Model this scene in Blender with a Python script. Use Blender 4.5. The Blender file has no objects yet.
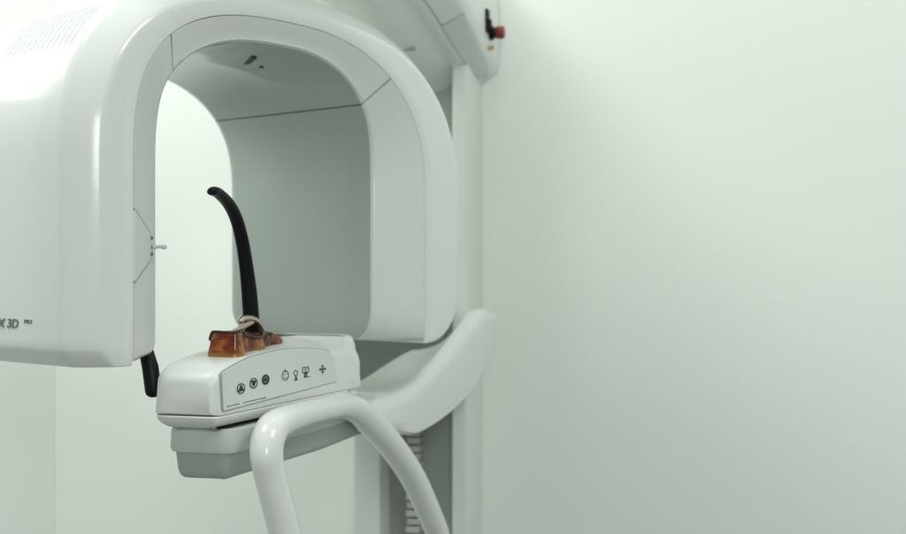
import bpy, bmesh, math, random
from mathutils import Vector, Matrix
random.seed(4)
S = bpy.context.scene
C = S.collection
H = 1.45                                    # camera height above the floor
PI = math.pi

# ------------------------------------------------------------------ frames
# machine frame: p to the right, q out of the wall, z relative to eye level
O = Vector((-.07, 2.4, 0)); A = Vector((.259, .966, 0)).normalized(); B = Vector((A.y, -A.x, 0))
def loc(p, q, z): return O + B * p - A * q + Vector((0, 0, z + H))
# rotating arm frame: s across the two legs, w into its depth
P0 = Vector((-.399, 1.5, 0)); U = Vector((.617, .787, 0)).normalized(); D = Vector((-U.y, U.x, 0))
def arm(s, w, z): return P0 + U * s + D * w + Vector((0, 0, z + H))
BASE = loc(-.02, .05, -H)

# ------------------------------------------------------------------ materials
def nt(name):
    m = bpy.data.materials.new(name); m.use_nodes = True
    return m, m.node_tree.nodes, m.node_tree.links, m.node_tree.nodes['Principled BSDF']
def plastic(name, col, rough=.3, coat=.0, bump=.0, bscale=900, var=.008, metallic=0., spec=.5):
    m, N, L, b = nt(name)
    b.inputs['Base Color'].default_value = (*col, 1); b.inputs['Roughness'].default_value = rough
    b.inputs['Metallic'].default_value = metallic; b.inputs['Specular IOR Level'].default_value = spec
    b.inputs['Coat Weight'].default_value = coat; b.inputs['Coat Roughness'].default_value = .08
    tc = N.new('ShaderNodeTexCoord')
    n1 = N.new('ShaderNodeTexNoise'); n1.inputs['Scale'].default_value = 9; n1.inputs['Detail'].default_value = 5
    L.new(tc.outputs['Object'], n1.inputs['Vector'])
    mr = N.new('ShaderNodeMapRange'); mr.inputs['To Min'].default_value = max(.03, rough * .93); mr.inputs['To Max'].default_value = rough * 1.1
    L.new(n1.outputs['Fac'], mr.inputs['Value']); L.new(mr.outputs['Result'], b.inputs['Roughness'])
    mx = N.new('ShaderNodeMix'); mx.data_type = 'RGBA'
    mx.inputs['A'].default_value = (*[c * (1 - var) for c in col], 1); mx.inputs['B'].default_value = (*[min(1, c * (1 + var)) for c in col], 1)
    n2 = N.new('ShaderNodeTexNoise'); n2.inputs['Scale'].default_value = 3.5; n2.inputs['Detail'].default_value = 3
    L.new(tc.outputs['Object'], n2.inputs['Vector']); L.new(n2.outputs['Fac'], mx.inputs['Factor']); L.new(mx.outputs['Result'], b.inputs['Base Color'])
    if bump:
        n3 = N.new('ShaderNodeTexNoise'); n3.inputs['Scale'].default_value = bscale; n3.inputs['Detail'].default_value = 2
        L.new(tc.outputs['Object'], n3.inputs['Vector'])
        bp = N.new('ShaderNodeBump'); bp.inputs['Strength'].default_value = bump; bp.inputs['Distance'].default_value = .001
        L.new(n3.outputs['Fac'], bp.inputs['Height']); L.new(bp.outputs['Normal'], b.inputs['Normal'])
    return m
WHITE = (.78, .80, .775)
M = dict(
    gloss=plastic('white_gloss_plastic', (.80, .815, .795), .17, .2, .0),
    liner=plastic('white_satin_plastic', (.79, .81, .795), .2, .1, .0),
    lining=plastic('shade_grey_lining', (.44, .485, .46), .09, .0, .0),  # darker than the liner: shade inside the arch put into the colour
    satin=plastic('white_satin_casing', (.79, .805, .78), .36, .0, .06),
    column=plastic('white_painted_column', (.76, .785, .75), .45, .0, .05),
    grey=plastic('pale_grey_plastic', (.66, .71, .69), .4, .0, .05),
    tray=plastic('warm_grey_plastic', (.62, .655, .62), .42, .0, .05),
    membrane=plastic('grey_membrane', (.70, .735, .715), .33, .0, .04),
    edge=plastic('grey_edge', (.36, .40, .385), .5),
    slot=plastic('slot_grey', (.53, .57, .55), .6),
    ink=plastic('black_ink', (.018, .02, .022), .5),
    inkgrey=plastic('grey_ink', (.16, .18, .175), .5),
    black=plastic('black_plastic', (.006, .0055, .008), .38, .0, .0, spec=.22),
    steel=plastic('brushed_steel', (.62, .58, .52), .28, metallic=1.),
    beige=plastic('beige_plastic', (.55, .45, .36), .4),
    red=plastic('red_plastic', (.23, .030, .02), .4),
    brass=plastic('brass', (.62, .46, .2), .35, metallic=1.),
    chain=plastic('grey_chain', (.56, .57, .53), .5),
    dark=plastic('dark_grey_plastic', (.15, .18, .165), .5, .0, .05),
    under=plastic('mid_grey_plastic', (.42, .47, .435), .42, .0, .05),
    brown=plastic('dark_brown_acrylic', (.035, .010, .006), .12),
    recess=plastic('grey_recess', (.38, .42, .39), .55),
    floor=plastic('grey_vinyl', (.21, .23, .22), .45, .0, .1, 200, .06),
)
def amber():
    m, N, L, b = nt('amber_acrylic')
    b.inputs['Base Color'].default_value = (.45, .14, .03, 1); b.inputs['Roughness'].default_value = .035
    b.inputs['Transmission Weight'].default_value = .9; b.inputs['IOR'].default_value = 1.47
    tc = N.new('ShaderNodeTexCoord'); n = N.new('ShaderNodeTexNoise'); n.inputs['Scale'].default_value = 46
    L.new(tc.outputs['Object'], n.inputs['Vector'])
    r = N.new('ShaderNodeMix'); r.data_type = 'RGBA'
    r.inputs['A'].default_value = (1.0, .46, .10, 1); r.inputs['B'].default_value = (.33, .065, .02, 1)
    g = N.new('ShaderNodeMapRange'); g.inputs['From Min'].default_value = .42; g.inputs['From Max'].default_value = .60
    L.new(n.outputs['Fac'], g.inputs['Value']); L.new(g.outputs['Result'], r.inputs['Factor']); L.new(r.outputs['Result'], b.inputs['Base Color'])
    return m
M['amber'] = amber()
def wallpaint(name, col):
    m = plastic(name, col, .55, 0, .12, 260, .012)
    return m
M['wall'] = wallpaint('wall_paint', (.86, .885, .845))
M['wall_side'] = wallpaint('side_wall_paint', (.88, .90, .865))

# ------------------------------------------------------------------ helpers
def obj(name, bm, mat, parent=None, angle=35, smooth=True):
    """links a bmesh given in world space as ONE mesh object (origin at the machine's base when parented)"""
    off = BASE if parent is not None else Vector((0, 0, 0))
    bmesh.ops.recalc_face_normals(bm, faces=bm.faces[:])
    for v in bm.verts: v.co -= off
    me = bpy.data.meshes.new(name); bm.to_mesh(me); bm.free()
    for p in me.polygons: p.use_smooth = smooth
    if smooth: me.set_sharp_from_angle(angle=math.radians(angle))
    me.materials.append(mat)
    o = bpy.data.objects.new(name, me); C.objects.link(o)
    if parent is not None: o.parent = parent
    return o

def loft(rings, bm=None, closed=True, cap0=True, cap1=True):
    bm = bm or bmesh.new()
    V = [[bm.verts.new(p) for p in r] for r in rings]
    n = len(V[0])
    for i in range(len(V) - 1):
        for j in range(n if closed else n - 1):
            k = (j + 1) % n
            try: bm.faces.new((V[i][j], V[i][k], V[i + 1][k], V[i + 1][j]))
            except ValueError: pass
    if closed and cap0: bm.faces.new(V[0][::-1])
    if closed and cap1: bm.faces.new(V[-1])
    return bm

def catmull(pts, n):
    out = []
    P = [pts[0]] + list(pts) + [pts[-1]]
    for i in range(1, len(P) - 2):
        for k in range(n):
            t = k / n
            out.append(tuple(.5 * ((2 * b) + (c - a) * t + (2 * a - 5 * b + 4 * c - d) * t * t + (-a + 3 * b - 3 * c + d) * t ** 3)
                             for a, b, c, d in zip(P[i - 1], P[i], P[i + 1], P[i + 2])))
    out.append(tuple(pts[-1]))
    return out

def tube(pts, rad, seg=20, bm=None, flat=1., up=None, endround=True):
    """tube along world points; rad float or list; flat squashes it along the second axis"""
    pts = [Vector(p) for p in pts]
    if not isinstance(rad, (list, tuple)): rad = [rad] * len(pts)
    rings = []
    T0 = (pts[1] - pts[0]).normalized()
    x = up.copy() if up else T0.orthogonal()
    def ring(c, t, r):
        nonlocal x
        x = (x - t * x.dot(t)).normalized(); y = t.cross(x)
        return [c + x * (r * math.cos(2 * PI * k / seg)) + y * (r * flat * math.sin(2 * PI * k / seg)) for k in range(seg)]
    if endround:
        for f in (.97, .75, .4): rings.append(ring(pts[0] - T0 * rad[0] * f * .8, T0, rad[0] * math.sqrt(1 - f * f)))
    for i, c in enumerate(pts):
        t = (pts[min(i + 1, len(pts) - 1)] - pts[max(i - 1, 0)]).normalized()
        rings.append(ring(c, t, rad[i]))
    if endround:
        t = (pts[-1] - pts[-2]).normalized()
        for f in (.4, .75, .97): rings.append(ring(pts[-1] + t * rad[-1] * f * .8, t, rad[-1] * math.sqrt(1 - f * f)))
    return loft(rings, bm)

def rrect(pts, r, seg=6):
    """round the corners of a 2d polygon; r a number or one per corner"""
    out = []; n = len(pts)
    for i in range(n):
        ri = r[i] if isinstance(r, (list, tuple)) else r
        p = Vector(pts[i]); a = (Vector(pts[i - 1]) - p); b = (Vector(pts[(i + 1) % n]) - p)
        la, lb = a.length, b.length; a.normalize(); b.normalize()
        ang = a.angle(b); d = min(ri / math.tan(ang / 2), la * .48, lb * .48)
        s, e = p + a * d, p + b * d
        for k in range(seg + 1):
            t = k / seg
            out.append(s * (1 - t) ** 2 + p * (2 * t * (1 - t)) + e * t * t)
    return out

def inset(poly, d):
    n = len(poly); out = []
    area = sum(poly[i - 1].x * poly[i].y - poly[i].x * poly[i - 1].y for i in range(n))
    sg = 1 if area > 0 else -1
    for i in range(n):
        t = (poly[(i + 1) % n] - poly[i - 1])
        if t.length < 1e-9: t = Vector((1, 0))
        t.normalize()
        out.append(poly[i] + Vector((-t.y, t.x)) * (d * sg))
    return out

def pq_solid(outline, levels):
    """outline: 2d (p,q) polygon; levels: (z or callable(p,q), inset)"""
    rings = []
    for z, d in levels:
        rings.append([loc(v.x, v.y, z(v.x, v.y) if callable(z) else z) for v in inset(outline, d)])
    return loft(rings)

def box(bm, f, x, y, z):
    """a box of a frame function f over ranges x, y, z"""
    c = [bm.verts.new(f(x[i & 1], y[i >> 1 & 1], z[i >> 2 & 1])) for i in range(8)]
    for q in ((0, 1, 3, 2), (4, 6, 7, 5), (0, 4, 5, 1), (2, 3, 7, 6), (0, 2, 6, 4), (1, 5, 7, 3)): bm.faces.new([c[k] for k in q])
    return bm
def bevel(bm, w, seg=2):
    bmesh.ops.recalc_face_normals(bm, faces=bm.faces[:])
    bmesh.ops.bevel(bm, geom=bm.edges[:], offset=w, segments=seg, affect='EDGES', profile=.5)
    return bm

# ------------------------------------------------------------------ setting
def setting(name, bm, mat, label, cat):
    o = obj(name, bm, mat, None, smooth=False); o['kind'] = 'structure'; o['label'] = label; o['category'] = cat
    return o
bm = box(bmesh.new(), loc, (-.905, 3.0), (-.24, -.12), (-H, 1.7))
setting('back_wall', bm, M['wall'], 'plain white painted wall behind the x-ray machine', 'wall')
bm = loft([[loc(p, q, z) for p, q in ((-.905, -.119), (-1.75, 1.3), (-1.85, 1.2), (-.98, -.24))] for z in (-H, 1.7)])
setting('side_wall', bm, M['wall_side'], 'white painted side wall meeting the back wall at left', 'wall')
bm = box(bmesh.new(), loc, (-2.7, 3.0), (-.24, 3.4), (-H - .1, -H - .002))
setting('floor', bm, M['floor'], 'grey vinyl floor under the x-ray machine', 'floor')

# ------------------------------------------------------------------ the machine
root = bpy.data.objects.new('xray_machine', None); C.objects.link(root); root.location = BASE
root['label'] = 'white dental panoramic x-ray machine with arched rotating arm standing against the wall'
root['category'] = 'x-ray machine'

# ---- column: a channel standing on the floor
cs = [(-.138, 0), (-.080, 0), (-.080, -.07), (.070, -.07), (.070, 0), (.102, 0), (.102, -.118), (-.138, -.118)]
cs = rrect([Vector(c) for c in cs], [.006, .004, .003, .003, .004, .008, .004, .004], 4)
bm = loft([[loc(v.x, v.y, z) for v in cs] for z in (-H + .004, .62)])
column = obj('column', bm, M['column'], root)
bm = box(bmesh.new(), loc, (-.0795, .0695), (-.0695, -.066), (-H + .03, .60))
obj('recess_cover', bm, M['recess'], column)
bm = bmesh.new()                                             # cable chain in the channel
for k in range(70):
    z = -H + .1 + k * .0165
    w = .017 if k % 2 else .0145
    if z > -.28: break
    box(bm, loc, (-.028 - w / 2, -.028 + w / 2 + .012), (-.0655, -.036 + (.003 if k % 2 else 0)), (z, z + .0125))
    box(bm, loc, (-.034, -.012), (-.0655, -.046), (z + .0125, z + .0165))
bevel(bm, .0015, 1)
obj('cable_chain', bm, M['chain'], column)
bm = pq_solid(rrect([Vector(v) for v in ((-.2, -.118), (.165, -.118), (.165, .12), (-.2, .12))], .03), [(-H + .001, 0), (-H + .022, 0), (-H + .03, .008)])
obj('base_plate', bm, M['tray'], root)

# ---- overhead arm: underside with a hanging rim, from the column forwards
def head_section(q):
    t = max(0, min(1, q / .9)); lip = .400 + .23 * q - .06 * t * t; und = lip + .005
    w = .06 * max(0, min(q, .25))
    half = [(.0, und - .034), (.02, und - .032), (.04, und - .0245), (.055, und - .0135), (.066, und - .004), (.076, lip + .002), (.083, lip), (.088, lip), (.093, lip + .001),
            (.106 + w * .4, lip + .008), (.126 + w, lip + .021), (.135 + w, lip + .030), (.140 + w, lip + .05), (.140 + w, lip + .13), (.136 + w, lip + .20), (.122, lip + .245), (.09, lip + .265), (.05, lip + .275)]
    return half
qs = [-.1175, -.09, -.03, .02, .07, .13, .2, .28, .36, .45, .55, .65, .75, .85, .93, .97, .99]
rings = []
for q in qs:
    h = head_section(q); k = 1.
    if q > .9: k = math.sqrt(max(.0, 1 - ((q - .9) / .1) ** 2)) * .6 + .4
    zc = h[0][1] + .1
    h = [(p * k, zc + (z - zc) * k) for p, z in h]
    ring = [(p, z) for p, z in h] + [(-p - .028, z) for p, z in h[::-1]]
    rings.append([loc(p - .0, q, z) for p, z in ring])
head = obj('overhead_arm', loft(rings), M['satin'], root, 40)
# grey side panel let into the outer skirt
def skirt(q, f):                                             # f 0..1 across the skirt
    h = head_section(q); i0, i1 = 8, 11
    x = i0 + f * (i1 - i0); i = min(int(x), i1 - 1); fr = x - i
    p = h[i][0] * (1 - fr) + h[i + 1][0] * fr; z = h[i][1] * (1 - fr) + h[i + 1][1] * fr
    tx, tz = h[i + 1][0] - h[i][0], h[i + 1][1] - h[i][1]; l = math.hypot(tx, tz)
    return p + tz / l * .0016, z - tx / l * .0016
bm = bmesh.new(); rows = []
for k in range(19):
    q = -.098 + .28 * k / 18
    e = 1.0 if 0 < k < 18 else .0
    wid = .40 * math.sin(min(1, max(.12, k / 5)) * PI / 2) if k < 5 else .40
    rows.append([loc(skirt(q, .48 - wid + 2 * wid * j / 8)[0], q, skirt(q, .48 - wid + 2 * wid * j / 8)[1]) for j in range(9)])
loft(rows, bm, closed=False)
sp = obj('side_panel', bm, M['grey'], head)
sp.modifiers.new('thick', 'SOLIDIFY').thickness = .0012
# seam strip along the top of the side panel
bm = tube([loc(skirt(q, .12)[0], q, skirt(q, .12)[1] + .0010) for q in [.183 + .04 * k for k in range(9)]], .0011, 8)
obj('seam', bm, M['edge'], head)
bm = bevel(box(bmesh.new(), loc, (.132, .146), (-.012, .012), (.462, .508)), .003)
sw = obj('power_switch', bm, M['black'], head)
bm = bevel(box(bmesh.new(), loc, (.146, .151), (-.008, .008), (.468, .488)), .002); obj('rocker', bm, M['black'], sw)
def disc_stack(f, prof, seg=28):
    return loft([[f(h, r * math.cos(2 * PI * k / seg), r * math.sin(2 * PI * k / seg)) for k in range(seg)] for h, r in prof])
fe = lambda h, x, y: loc(.137 + h, -.030 + x, .467 + y)
bm = disc_stack(fe, [(0, .012), (.0, .0145), (.011, .0145), (.012, .011), (.016, .0105)])
es = obj('emergency_button', bm, M['black'], head)
bm = disc_stack(fe, [(.015, .008), (.016, .011), (.018, .0125), (.028, .0130), (.032, .012), (.0335, .008), (.034, .002)])
obj('button_cap', bm, M['red'], es)
fk = lambda h, x, y: loc(.138 + h, -.030 + x, .437 + y)
obj('key_lock', disc_stack(fk, [(0, .005), (.006, .005), (.007, .0035), (.011, .0035), (.0115, .001)], 16), M['brass'], head)
bm = box(bmesh.new(), loc, (.014, .040), (.150, .155), (.4050, .4100)); 
obj('vent_slot', bm, M['edge'], head)
# swivel joint between the overhead arm and the rotating arm
J = arm(.2865, .2, 0)
bm = disc_stack(lambda h, x, y: Vector((J.x + x, J.y + y, H + h)), [(.37, .05), (.37, .09), (.44, .09), (.53, .10)], 40)
obj('swivel_joint', bm, M['grey'], root)

# ---- rotating arm: an inverted U
SC, AX, RZ, BZ = .2865, .2865, .128, .221
def arch_pt(th, k=0.):
    """point of the seam arch (k metres outside it) and its outward normal; th 0 = left leg, pi = right leg"""
    c, s_ = math.cos(th), max(0., math.sin(th))
    NE = 2.9 if c > 0 else 2.25
    ex = 2 / NE
    x = AX * abs(c) ** ex; z = BZ * s_ ** ex
    n = Vector(((x / AX) ** (NE - 1) / AX, (z / BZ) ** (NE - 1) / BZ)).normalized()
    sg = -1 if c > 0 else 1
    n = Vector((n.x * sg, n.y))
    return Vector((SC + x * sg, RZ + z)) + n * k, n
def stations(th0, th1, zlo_l=None, zlo_r=None, n=56):
    """(point, outward normal, theta) down the left leg, round, down the right leg"""
    out = []
    a0, a1 = math.radians(th0), math.radians(th1)
    if zlo_l is not None:
        for z in zlo_l: out.append((Vector((SC - AX, z)), Vector((-1, 0)), 0.))
    k = max(2, int(n * abs(a1 - a0) / PI) + 1)
    for i in range(k + 1):
        # even spacing in arc needs finer steps where the superellipse runs fast
        th = a0 + (a1 - a0) * i / k
        for t in ([th] if not (i == 0 and a0 < .01) else [0., math.radians(.4), math.radians(1.4)]) if not (i == k and a1 > PI - .01) else [PI - math.radians(1.4), PI - math.radians(.4), PI]:
            p, nn = arch_pt(t); out.append((p, nn, t))
    if zlo_r is not None:
        for z in zlo_r: out.append((Vector((SC + AX, z)), Vector((1, 0)), PI))
    return out
def e_of(th): return (.081 if th < PI / 2 else .122) * math.cos(th) ** 2 + .052 * math.sin(th) ** 2
def c_of(th): return .0734 * math.cos(th) ** 2 + .030 * math.sin(th) ** 2
ZB = -.124
def arc(cx, cy, r, a0, a1, n): return [(cx + r * math.cos(math.radians(a0 + (a1 - a0) * k / n)), cy + r * math.sin(math.radians(a0 + (a1 - a0) * k / n))) for k in range(n + 1)]
# shell profile in (fraction of e, w); absolute fillets
def shell_prof(E):
    g = .0004
    pr = [(g, .40), (g, .02), (g, .0012), (g + .0003, .0004), (g + .0008, 0)]
    pr += [(.02, -.0004), (E - .045, 0), (E - .039, .0004), (E - .035, .0016), (E - .031, .0040), (E - .018, .0165), (E - .005, .0300), (E - .0022, .0338), (E - .0006, .038), (E, .044)]
    pr += [(E, .12), (E * .985, .2), (E * .94, .27), (E * .86, .33), (E * .72, .38), (E * .5, .41), (E * .2, .42)]
    return pr
def liner_prof(c, th=0.):
    k = math.cos(th) ** 2 + .42 * math.sin(th) ** 2
    pr = [(-.0005, .40), (-.0005, .02), (-.0005, .0014), (-.0010, .0006)]
    pr += [(-c * .5, .0255 * k), (-c + .006, .0460 * k), (-c + .0022, .0490 * k), (-c + .0004, .0505 * k + .003), (-c, .0505 * k + .0075)]
    pr += [(-c, .14), (-c, .25), (-c, .372), (-c + .003, .385), (-c + .012, .395), (-c + .02, .398)]
    return pr
def ring_of(st, prof):
    p, nrm, th = st
    return [arm((p + nrm * e).x, w, (p + nrm * e).y) for e, w in prof]
down = [.12, .08, .04, 0, -.04, -.07]
# outer shell with rounded feet
def foot_shell(right):
    th = PI if right else 0.; E = e_of(th); base = shell_prof(E); rs = []
    x = SC + (AX if right else -AX); nr = Vector((1 if right else -1, 0))
    steps = ((.0003, ZB + .024), (.0012, ZB + .0205), (.0028, ZB + .0175), (.0095, ZB + .0098), (.0165, ZB + .0024), (.0185, ZB + .0008), (.022, ZB))
    if right: steps = [(.088 * (1 - math.cos(math.radians(9 * k))), ZB + .078 - .078 * math.sin(math.radians(9 * k))) for k in range(1, 11)]
    for d, z in steps:
        kw = .018 if right else .18
        pr = [(e - d * max(0, min(1, e / E * (1.2 if right else 1.6))), w + d * (kw * max(0, 1 - w / .08) if w < .08 else -max(0, (w - .3) / .12))) for e, w in base]
        rs.append([arm((Vector((x, z)) + nr * e).x, w, z) for e, w in pr])
    return rs
sts = stations(0, 180, [-.09, -.05, 0, .05, .1], [.1, .05, 0, -.042])
rings = foot_shell(False)[::-1] + [ring_of(s, shell_prof(e_of(s[2]))) for s in sts] + foot_shell(True)
shell = obj('rotating_arm', loft(rings), M['gloss'], root, 50)
# inner liner: two legs and a ceiling, with open joints between them
def foot_liner(right, lining=False):
    c = c_of(0); base = liner_prof(c); rs = []
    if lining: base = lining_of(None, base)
    x = SC + (AX if right else -AX); nr = Vector((1 if right else -1, 0)); r = .05 if right else .022
    for k in range(1, 11):
        a = math.radians(90 * k / 10); d = r * (1 - math.cos(a)); z = ZB + .006 + r - r * math.sin(a)
        pr = []
        for e, w in base:
            fr = max(0, min(1, -e / c))
            pr.append((e + .12 * d * fr * fr, w + d * (fr * max(0, 1 - (w - .03) / .2) if w < .2 else -(w - .2) / .2)))
        rs.append([arm((Vector((x, z)) + nr * e).x, w, z) for e, w in pr])
    return rs
JT = 47; JL = 43.5
def lining_of(ring_fn, pr):                                  # a thin panel over the inner face, shade put into its grey: the profile behind the chamfer
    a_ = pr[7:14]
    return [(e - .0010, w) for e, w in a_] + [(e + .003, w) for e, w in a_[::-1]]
for t0, t1, lo_, hi_ in ((0, JL, [-.06, -.03, 0, .05, .1], None), (JL + .9, 180 - JT - .9, None, None), (180 - JT, 180, None, [.1, .05, 0, -.03, -.06])):
    st = stations(t0, t1, lo_, hi_)
    l = [ring_of(x, liner_prof(c_of(x[2]), x[2])) for x in st]
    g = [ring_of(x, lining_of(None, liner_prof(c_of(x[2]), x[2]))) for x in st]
    if lo_: l = foot_liner(False)[::-1] + l; g = foot_liner(False, True)[::-1] + g
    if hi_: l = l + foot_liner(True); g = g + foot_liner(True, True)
    o_ = obj('inner_liner', loft(l), M['liner'], shell, 40)
    p_ = obj('shaded_lining', loft(g), M['lining'], shell, 40)
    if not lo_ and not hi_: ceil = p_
# dark gasket lying in the two joints
for t0 in (JL + .05, 180 - JT - .85):
    g = [ring_of(s, [(e + .0022 if e < -.004 else e - .001, w + .0012) for e, w in liner_prof(c_of(s[2]), s[2])]) for s in stations(t0, t0 + .8)]
    obj('gasket', loft(g), M['edge'], shell, 40)
# latch plate on the left leg: the shell dips across the chamfer here
def cham(e, z, up=.0015):                                    # e measured inwards on the chamfer
    wz = .0012 + (.0460 - .0012) * max(-.001, e - .002) / (.0674 - .002)
    n = Vector((.562, -.827)) * up
    return arm(e + n.x, wz + n.y, z)
lp = rrect([Vector(v) for v in ((-.0005, .072), (.050, .044), (.0545, .036), (.0545, .016), (.050, .009), (-.0005, -.019))], [.002, .012, .008, .008, .012, .002])
bm = loft([[cham(v.x, v.y, u_) for v in inset(lp, d)] for u_, d in ((-.002, 0), (.0012, 0), (.0017, .0006))])
bm2 = loft([[cham(v.x, v.y, u_) for v in [q_ if q_.x > .0008 else Vector((.0008, q_.y)) for q_ in inset(lp, d)]] for u_, d in ((-.002, -.0027), (.0007, -.0027))])
latch = obj('latch_plate', bm, M['gloss'], shell, 30)
obj('gasket', bm2, M['edge'], latch, 30)
for z in (.038, .027, .017):
    c0 = cham(.052, z, .0022)
    n3 = (cham(.052, z, .01) - c0).normalized(); x3 = Vector((0, 0, 1)); y3 = n3.cross(x3)
    bm = loft([[c0 + n3 * h + x3 * (r * math.cos(k * PI / 6)) + y3 * (r * math.sin(k * PI / 6)) for k in range(12)] for h, r in ((-.001, .0023), (.0012, .0023), (.002, .0016))])
    obj('screw', bm, M['inkgrey'] if z != .027 else M['edge'], latch)
c0 = cham(.055, .0265, .001)
dirn = (B * .93 - A * .1 + Vector((0, 0, -.02))).normalized()
bm = tube([c0, c0 + dirn * .006, c0 + dirn * .007, c0 + dirn * .016, c0 + dirn * .017, c0 + dirn * .021], [.0034, .0034, .0022, .0022, .0032, .0030], 14)
obj('knob', bm, M['grey'], latch)
# laser aperture in the ceiling
zc = RZ + BZ - .030
bm = bmesh.new()
def cbox(s0, w0, s1, w1, half, z0, z1):
    d = Vector((s1 - s0, w1 - w0)).normalized(); n = Vector((-d.y, d.x)) * half
    pts = [Vector((s0, w0)) + n, Vector((s1, w1)) + n, Vector((s1, w1)) - n, Vector((s0, w0)) - n]
    loft([[arm(v.x, v.y, z) for v in pts] for z in (z0, z1)], bm)
cbox(.358, .200, .304, .112, .0042, zc - .004, zc + .006)
ap = obj('laser_window', bm, M['ink'], shell)
bm = bmesh.new(); cbox(.378, .186, .352, .146, .0034, zc - .008, zc + .006)
obj('window_flap', bm, M['ink'], shell)
bm = bmesh.new(); cbox(.360, .205, .384, .191, .0055, zc - .008, zc + .004)
obj('laser_lens', bm, M['beige'], shell)
# vent slots on the left shoulder
for k in range(13):
    w = .058 + k * .0128
    def sp_(thd, dw, h):
        th = math.radians(thd); E = e_of(th)
        pr = shell_prof(E); e = E
        for (e0, w0), (e1, w1) in zip(pr[14:], pr[15:]):
            if w0 <= w <= w1: e = e0 + (e1 - e0) * (w - w0) / (w1 - w0)
        v, _ = arch_pt(th, e + h)
        return arm(v.x, w + dw, v.y)
    rings = []
    for i in range(13):
        td = 24 + 14.5 * i / 12; hw = .0022 * math.sqrt(max(.06, 1 - ((i - 6) / 6.1) ** 6))
        rings.append([sp_(td, -hw, -.002), sp_(td, -hw, .00035), sp_(td, hw, .00035), sp_(td, hw, -.002)])
    obj('vent_slot', loft(rings), M['slot'], shell, 40)

# lettering low on the outer face of the left leg
def lettering(body, name, size, w0, z0, mat, parent, shear=.18, wide=1.35):
    cu = bpy.data.curves.new(name, 'FONT'); cu.body = body; cu.size = size; cu.shear = shear; cu.extrude = .0003; cu.offset = size * .022
    tmp = bpy.data.objects.new(name, cu); C.objects.link(tmp)
    dg = bpy.context.evaluated_depsgraph_get(); dg.update()
    me = bpy.data.meshes.new_from_object(tmp.evaluated_get(dg)); bpy.data.objects.remove(tmp)
    bm = bmesh.new(); bm.from_mesh(me)
    for v in bm.verts: v.co = arm(-.081 - .0003 - v.co.z, w0 - v.co.x * wide, z0 + v.co.y)
    return obj(name, bm, mat, parent, smooth=False)
lettering('X 3D', 'lettering', .0155, .1735, -.0768, M['inkgrey'], shell)
lettering('PRO', 'small_lettering', .0068, .1140, -.0706, M['inkgrey'], shell)

# ---- carriage: a saddle that wraps the column and runs forwards under the panel
V2 = lambda L: [Vector(v) for v in L]
ctab = [  # q, half width, tip top, tip bottom, centre top
    (.004, .160, -.082, -.178, -.160), (.03, .1585, -.0775, -.182, -.163), (.055, .156, -.076, -.194, -.167), (.08, .152, -.080, -.210, -.171), (.13, .141, -.105, -.238, -.181), (.2, .124, -.145, -.265, -.196),
    (.28, .110, -.178, -.281, -.208), (.35, .101, -.200, -.285, -.213), (.42, .086, -.213, -.268, -.217), (.47, .060, -.2165, -.252, -.218), (.51, .046, -.218, -.245, -.220), (.6, .042, -.219, -.250, -.221)]
ctab = catmull(ctab, 4)
rings = []
for q, hw, tt, tb, cz in ctab:
    top, bot = [], []
    r = .014
    u_ = max(0, min(1, (.45 - q) / .40)); u_ = u_ * u_ * (3 - 2 * u_); tl = cz + (-.270 - cz) * u_; cb = max(cz - .085, tb - .003)
    for k in range(25):
        x = -1 + 2 * k / 24; f = min(1, abs(x) / .86) ** 2.0
        z = cz + (tt - cz) * f if x > 0 else cz + (tl - cz) * abs(x) ** 1.2
        zb = min(z - .03, cb + (tb - cb) * f) if x > 0 else min(z - .018, cb + (min(-.288 if q < .42 else tb, cb) - cb) * abs(x))
        d = r * max(0, (abs(x) - .87) / .13)
        top.append((x * hw, z - d)); bot.append((x * hw * .995, zb + .004 * max(0, (abs(x) - .95) / .05)))
    ring = top + [(hw + .0015, top[-1][1] * .85 + bot[-1][1] * .15), (hw + .0015, top[-1][1] * .3 + bot[-1][1] * .7)] + bot[::-1] + [(-hw - .0015, top[0][1] * .3 + bot[0][1] * .7), (-hw - .0015, top[0][1] * .85 + bot[0][1] * .15)]
    rings.append([loc(p, q, z) for p, z in ring])
bm = pq_solid(rrect(V2([(-.150, .001), (.062, .001), (.062, .034), (-.150, .034)]), .006), [(-.262, .003), (-.260, 0), (-.082, 0), (-.080, .003)])
obj('slider_plate', bm, M['dark'], root)
carriage = obj('carriage', loft(rings), M['satin'], root, 50)

# ---- support tray under the control panel
to = rrect(V2([(-.066, .905), (.024, .905), (.052, .62), (.052, .42), (-.09, .42), (-.09, .62)]), [.022, .022, .05, .004, .004, .05])
bm = pq_solid(to, [(-.2075, .010), (-.2065, .004), (-.2095, .0005), (-.214, 0), (-.233, -.001), (-.2375, .001), (-.239, .006)])
rim = obj('support_tray', bm, M['tray'], root)
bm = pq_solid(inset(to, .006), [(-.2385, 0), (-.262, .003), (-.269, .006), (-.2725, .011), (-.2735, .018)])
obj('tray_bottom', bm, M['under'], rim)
bm = pq_solid(rrect(V2([(-.05, .88), (.005, .88), (.02, .68), (-.06, .68)]), .01), [(-.2072, 0), (-.186, 0)])
obj('pedestal', bm, M['recess'], rim)

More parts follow.
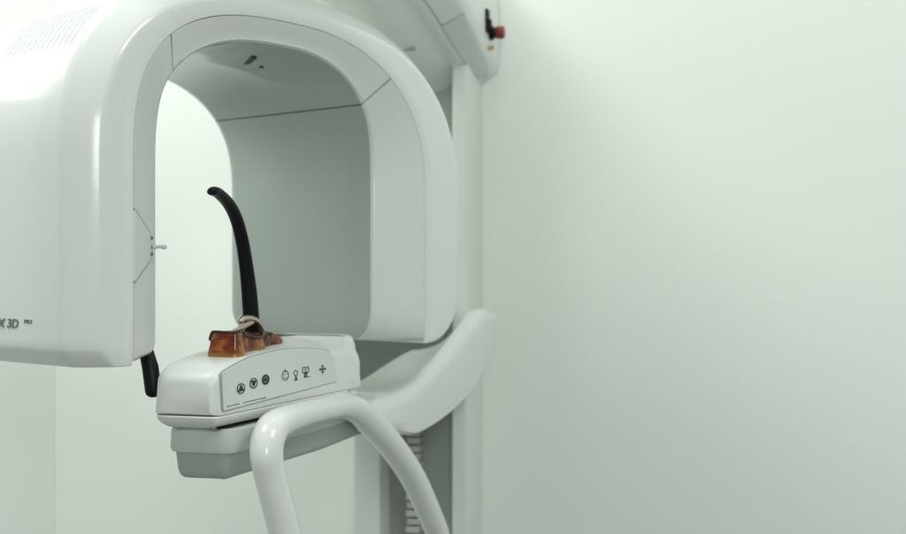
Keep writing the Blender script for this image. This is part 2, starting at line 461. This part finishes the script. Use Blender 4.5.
# ---- control panel box
po = rrect(V2([(-.070, .935), (.0195, .935), (.0625, .575), (.03, .555), (-.07, .555), (-.092, .62)]), [.02, .010, .012, .01, .02, .04], 8)
def pside(q):
    t = (.935 - q) / .36
    return -.070 - .020 * min(1, t), .0195 + .043 * t
def ptop(q): 
    x = (q - .75) / .2
    return -.1135 - .016 * x * x - (.009 * ((q - .89) / .045) ** 2 if q > .89 else 0)
def prise(q):
    t = max(0, min(1, (.80 - q) / .17)); return .014 * t * t * (3 - 2 * t)
def deck(p, q):
    a_, b_ = pside(q); return ptop(q) + prise(q) * max(0, min(1, (b_ - .012 - p) / .05))
def pring(q, shr, zs):
    a_, b_ = pside(q); a_ += shr * 1.6; b_ -= shr
    r = .013; pts = [(a_ + .001, -.1863 + zs * .3), (b_ - .001, -.1863 + zs * .3), (b_, -.184 + zs * .3)]
    zb = deck(b_ - r, q) - zs - r
    for t in (.35, .7): pts.append((b_ - .003 * t, -.184 + (zb + .184) * t))
    for k in range(7):
        an = PI / 2 * k / 6; pts.append((b_ - .003 - r + r * math.cos(an), zb + r * math.sin(an)))
    for k in range(1, 14):
        p = (b_ - .003 - r) + (a_ + .003 + r - (b_ - .003 - r)) * k / 14; pts.append((p, deck(p, q) - zs))
    za = deck(a_ + r, q) - zs - r
    for k in range(7):
        an = PI / 2 * k / 6; pts.append((a_ + .003 + r - r * math.sin(an), za + r * math.cos(an)))
    for t in (.7, .35): pts.append((a_ + .003 * t, -.184 + (za + .184) * t))
    pts.append((a_, -.184 + zs * .3))
    return [loc(p, q, z) for p, z in pts]
rings = [pring(.535 + .4 * k / 30 - .0, 0, 0) for k in range(30)]
for an in (0, 15, 30, 45, 60, 75, 87): 
    an = math.radians(an); rings.append(pring(.923 + .012 * math.sin(an), .010 * (1 - math.cos(an)), .009 * (1 - math.cos(an))))
panel = obj('control_panel', loft(rings), M['satin'], root, 40)
bm = pq_solid(po, [(-.1872, .001), (-.1885, .0002), (-.1925, .001), (-.198, .006), (-.2025, .014), (-.2045, .022)])
obj('base_plate', bm, M['satin'], panel)
# rear block behind the panel, with its rounded roll
ro = rrect(V2([(-.085, .57), (.058, .570), (.067, .537), (.050, .495), (-.085, .495)]), [.01, .014, .02, .02, .02], 8)
bm = pq_solid(ro, [(-.226, .004), (-.192, .006), (-.184, .008), (-.177, .004), (-.164, .0005), (-.149, 0), (-.137, .003), (-.130, .0065), (-.120, .008), (-.111, .011), (-.107, .016), (-.106, .021)])
obj('rear_block', bm, M['satin'], panel, 60)

FA = Vector((.0205, .93)); FB = Vector((.0605, .585)); FD = (FB - FA).normalized(); FN = Vector((-FD.y, FD.x))
if FN.x < 0: FN = -FN
def face(q, z, h=0):                                         # a point on the front face, h proud of it
    t = (FA.y - q) / -FD.y
    lean = .0030 * max(0, min(1, (z + .184) / .06))
    v = FA + FD * t + FN * (h - lean + .0002)
    return loc(v.x, v.y, z)
fo = [Vector(v) for v in ((.925, -.1815), (.611, -.1715), (.622, -.137))]
fo += [Vector((q, -.1125 - .0135 * ((q - .765) / .15) ** 2 - (.0035 * max(0, (q - .87) / .05)))) for q in [.632 + (.925 - .632) * k / 14 for k in range(15)]]
fo = rrect(fo, [.004, .006, .004] + [.0035] + [.001] * 13 + [.006], 4)
fbm = loft([[face(v.x, v.y, h) for v in inset(fo, d)] for h, d in ((-.001, 0), (.0011, 0), (.0014, .0005))])
plate = obj('panel_edge', fbm, M['edge'], panel, 30)
fbm = loft([[face(v.x, v.y, h) for v in inset(fo, d)] for h, d in ((-.001, .0012), (.0019, .0012), (.0022, .0016))])
fplate = obj('button_panel', fbm, M['membrane'], panel, 30)
HF = .0022
def flat(polys, name, mat, h0=HF - .0003, h1=HF + .0004):
    bm = bmesh.new()
    for poly in polys:
        loft([[face(q, z, h) for q, z in poly] for h in (h0, h1)], bm)
    return obj(name, bm, mat, panel, smooth=False)
def circ(q, z, r, n=32, asp=1.): return [(q - asp * r * math.cos(2 * PI * k / n), z + r * math.sin(2 * PI * k / n)) for k in range(n)]
def ringp(q, z, r0, r1, n=32, a0=0, a1=360, asp=1.):
    out = []
    for k in range(n):
        t0, t1 = math.radians(a0 + (a1 - a0) * k / n), math.radians(a0 + (a1 - a0) * (k + 1) / n)
        out.append([(q - asp * r0 * math.cos(t0), z + r0 * math.sin(t0)), (q - asp * r1 * math.cos(t0), z + r1 * math.sin(t0)), (q - asp * r1 * math.cos(t1), z + r1 * math.sin(t1)), (q - asp * r0 * math.cos(t1), z + r0 * math.sin(t1))])
    return out
def rect(q, z, w, h): return [(q + w / 2, z - h / 2), (q - w / 2, z - h / 2), (q - w / 2, z + h / 2), (q + w / 2, z + h / 2)]
rb = .0068; AS = 1.4
for (q, z, kind) in ((.883, -.1560, 'up'), (.852, -.1520, 'down'), (.8215, -.1500, 'dot')):
    b_ = flat([circ(q, z, rb * .98, asp=AS)], 'button', M['membrane'], HF - .0004, HF + .0008)
    polys = ringp(q, z, rb * .80, rb, asp=AS)
    if kind == 'up': polys += [[(q + .0072, z - .0036), (q - .0072, z - .0036), (q - .0016, z + .0044), (q + .0016, z + .0044)]]
    if kind == 'down': polys += [[(q + .0016, z - .0044), (q - .0016, z - .0044), (q - .0072, z + .0036), (q + .0072, z + .0036)]]
    if kind == 'dot': polys += [circ(q, z, rb * .45, asp=AS)] + ringp(q, z, rb * .56, rb * .78, asp=AS)
    flat(polys, 'button_mark', M['ink'], HF + .0006, HF + .0012)
# small pictograms: a face, a standing patient, a monitor and crossed arrows
q, z = .768, -.1490
flat(ringp(q, z, .0058, .0070, asp=1.35) + [rect(q + .003, z + .0015, .0024, .0012), rect(q - .003, z + .0015, .0024, .0012), rect(q, z - .0032, .006, .0009), rect(q, z + .0052, .0016, .004), rect(q, z + .0078, .0016, .002)], 'face_symbol', M['ink'])
q, z = .739, -.1505
flat(ringp(q, z + .0022, .0030, .0042, asp=1.4) + [[(q + .0028, z - .0062), (q - .0028, z - .0062), (q - .0015, z - .0018), (q + .0015, z - .0018)], rect(q, z - .0072, .011, .0014)], 'patient_symbol', M['ink'])
q, z = .7105, -.1482
flat([rect(q, z + .0060, .0195, .0012), rect(q, z - .0010, .0195, .0012), rect(q + .0092, z + .0025, .0014, .006), rect(q - .0092, z + .0025, .0014, .006), rect(q, z + .0025, .0012, .0055), rect(q + .0045, z + .003, .004, .001), rect(q - .0045, z + .003, .004, .001),
      [(q + .006, z - .0044), (q - .006, z - .0044), (q - .004, z - .0017), (q + .004, z - .0017)], rect(q + .001, z - .0062, .008, .0022), rect(q - .003, z - .0080, .018, .0011)], 'monitor_symbol', M['ink'])
q, z = .660, -.1490
ars = [rect(q, z, .0165, .0016), rect(q, z, .0026, .0105), circ(q, z, .0019, 12, 1.4)]
ars += [[(q - .0105, z), (q - .006, z + .0026), (q - .006, z - .0026)], [(q + .0105, z), (q + .006, z - .0026), (q + .006, z + .0026)],
        [(q, z + .0068), (q + .004, z + .0035), (q - .004, z + .0035)], [(q, z - .0068), (q - .004, z - .0035), (q + .004, z - .0035)]]
bm = bmesh.new()
for i, poly in enumerate(ars): loft([[face(a_, b_, h) for a_, b_ in poly] for h in (HF - .0003, HF + .0004 + .00004 * i)], bm)
obj('arrows_symbol', bm, M['ink'], panel, smooth=False)
polys = []; q = .916; 
while q > .823:                                              # the line of tiny print, too small to read
    if not (.879 < q < .886):
        w = random.choice((.0016, .0022, .0026)); zz = -.1757 + (.916 - q) * .022
        polys.append(rect(q - w / 2, zz, w, random.choice((.0012, .0015, .0017))))
    else: w = .002
    q -= w + .0012
flat(polys, 'small_print', M['inkgrey'])

# ---- hand grip: a bent tube of its own
hp = [(.100, .862, -.52), (.100, .862, -.43), (.085, .8754, -.341), (.072, .8898, -.268), (.0675, .8935, -.2365), (.066, .880, -.2135), (.0655, .850, -.2045), (.065, .7764, -.2025), (.065, .6824, -.2045), (.0655, .612, -.2075),
      (.068, .560, -.2185), (.071, .5130, -.2400), (.080, .4269, -.2901), (.090, .3362, -.3574), (.100, .2599, -.4388), (.105, .2121, -.5022), (.11, .18, -.62)]
rr = [.0205] * 4 + [.0214, .0218, .0206, .0185, .0182, .0196, .0215, .0222, .0222, .0220, .0215, .0212, .021]
full = catmull([(*h, r) for h, r in zip(hp, rr)], 7)
bm = tube([loc(*f[:3]) for f in full], [f[3] for f in full], 28)
obj('hand_grip', bm, M['gloss'], root, 60)

# ---- amber chin rest on the panel
cp = [(-.056, .858), (-.030, .8625), (-.012, .8605), (-.0075, .850), (-.011, .832), (-.0175, .815), (-.0185, .800), (-.0125, .782), (-.0105, .762), (-.018, .740), (-.0195, .720), (-.014, .700), (-.016, .680), (-.024, .660),
      (-.036, .656), (-.050, .668), (-.057, .700), (-.060, .745), (-.060, .800), (-.060, .840)]
cp = [(p * .9 + .019, .675 + (q - .656) * .896) for p, q in cp]
cl = catmull(cp + cp[:1], 8)[:-1]
cl = [Vector(v) for v in cl]
def rim_h(q, p):
    x = max(0, min(1, (q - .675) / .186))
    h = .006 + .0275 * x ** .7 + .0045 * math.exp(-((x - .90) / .10) ** 2) - .0055 * math.exp(-((x - .60) / .14) ** 2) + .0025 * math.exp(-((x - .36) / .1) ** 2)
    t = max(0, min(1, (-.026 - p) / .008)); return h * (1 - .4 * t * t * (3 - 2 * t))
rings = []
for (f, off) in ((0, -.0015), (.06, -.0006), (.25, -.0012), (.5, .0004), (.75, .0022), (.92, .0024), (1., .0032), (.97, .0046), (.7, .0050), (.3, .0044), (.24, .007)):
    ins_ = inset(cl, off)
    rings.append([loc(v.x, v.y, deck(u_.x, u_.y) - .002 + rim_h(u_.y, u_.x) * f) for v, u_ in zip(ins_, cl)])
chin = obj('chin_rest', loft(rings), M['amber'], root, 60)
ins_ = inset(cl, .002)
k0 = [i for i, v in enumerate(cl) if i < 84]
lipp = [loc(ins_[i].x, ins_[i].y, deck(cl[i].x, cl[i].y) - .0026 + rim_h(cl[i].y, cl[i].x)) for i in k0]
obj('lip', tube(lipp, .0021, 10), M['brown'], chin, 60)
# sloping tongue at the right of the chin rest
bm = pq_solid(rrect(V2([(-.034, .75), (.004, .75), (-.004, .682), (-.022, .678)]), .008), [((lambda p, q: deck(p, q) - .001), 0), ((lambda p, q: deck(p, q) + .003 + (q - .678) * .2), .0005), ((lambda p, q: deck(p, q) + .005 + (q - .678) * .2), .003)])
obj('tongue', bm, M['amber'], chin)
hk = [(-.02, .7840, -.0745), (-.02, .777, -.0712), (-.02, .7519, -.0714), (-.02, .725, -.0781), (-.02, .7075, -.0934), (-.02, .7015, -.1123), (-.02, .7005, -.121)]
hk = catmull(hk, 6)
obj('hook', tube([loc(*h) for h in hk], .0043, 14), M['steel'], chin)
bm = tube([loc(-.024, .812, -.0915), loc(-.022, .7519, -.0798), loc(-.022, .735, -.077)], [.005, .0052, .004], 12, flat=.7)
obj('bite_stick', bm, M['beige'], chin)
# black temple supports
tp = [(.712, -.115), (.72, -.097), (.7267, -.0697), (.7335, -.0326), (.7434, .0028), (.7566, .0377), (.7759, .0677), (.801, .0872), (.8314, .099), (.8462, .1007)]
tr = [.0115, .0118, .0118, .0112, .0102, .0096, .0092, .0088, .0086, .0084]
pts = catmull([(-.03, q, z, r) for (q, z), r in zip(tp, tr)], 6)
bm = tube([loc(*f[:3]) for f in pts], [f[3] for f in pts], 18, flat=.7, up=Vector((1, 0, 0)))
obj('temple_support', bm, M['black'], root, 60)
bm = tube([loc(-.139, .845, -.075), loc(-.129, .848, -.108), loc(-.119, .852, -.135), loc(-.114, .853, -.166)], [.0075, .0095, .0112, .0112], 18, flat=.7, up=Vector((1, 0, 0)))
lo = obj('temple_support', bm, M['black'], root, 60)
bm = bevel(box(bmesh.new(), loc, (-.108, -.055), (.842, .862), (-.172, -.158)), .002)
obj('bracket', bm, M['black'], lo)

# ------------------------------------------------------------------ light: the white room's ceiling lamps and added lights
W = bpy.data.worlds.new('World'); S.world = W; W.use_nodes = True
bg = W.node_tree.nodes['Background']; bg.inputs['Color'].default_value = (.90, 1.0, .93, 1); bg.inputs['Strength'].default_value = .345
def lamp(name, loc_, target, sx, sy, power, col=(.945, 1.0, .945)):
    d = bpy.data.lights.new(name, 'AREA'); d.shape = 'RECTANGLE'; d.size = sx; d.size_y = sy; d.energy = power; d.color = col
    o = bpy.data.objects.new(name, d); C.objects.link(o); o.location = loc_
    o.rotation_euler = (Vector(target) - Vector(loc_)).to_track_quat('-Z', 'Y').to_euler()
    return o
lamp('ceiling_lamp', (-1.00, 1.15, H + 1.85), (-.9, 1.25, H), .7, .7, 24)
lamp('added_light', (-1.38, 1.92, H + .85), (-.2, 2.0, H - .1), .5, .7, 5.2)  # light from the left rear reaching under the arch, added without a window
lamp('added_light', (.25, -1.3, H + .6), (-.05, 1.9, H), .6, .6, 12)  # low front fill added for the arch's inner face, no window there
lamp('ceiling_lamp', (1.30, .60, H + 1.6), (1.3, .8, H), .9, .9, 20)
lamp('ceiling_lamp', (-.05, 2.10, H + 1.5), (-.05, 2.11, H), .5, .3, 4)

# ------------------------------------------------------------------ camera
cam = bpy.data.cameras.new('camera'); co = bpy.data.objects.new('camera', cam); C.objects.link(co)
co.location = (0, 0, H); co.rotation_euler = (PI / 2, 0, 0)
cam.sensor_width = 36; cam.lens = 1200 / 906 * 36
cam.clip_start = .02; cam.clip_end = 50
cam.dof.use_dof = True; cam.dof.focus_distance = 1.52; cam.dof.aperture_fstop = 4.5
S.camera = co
S.view_settings.view_transform = 'Standard'; S.view_settings.look = 'None'; S.view_settings.exposure = .16; S.view_settings.gamma = 1
S.render.engine = 'CYCLES'
S.cycles.max_bounces = 10; S.cycles.diffuse_bounces = 5; S.cycles.glossy_bounces = 4; S.cycles.transmission_bounces = 8
S.cycles.use_denoising = True
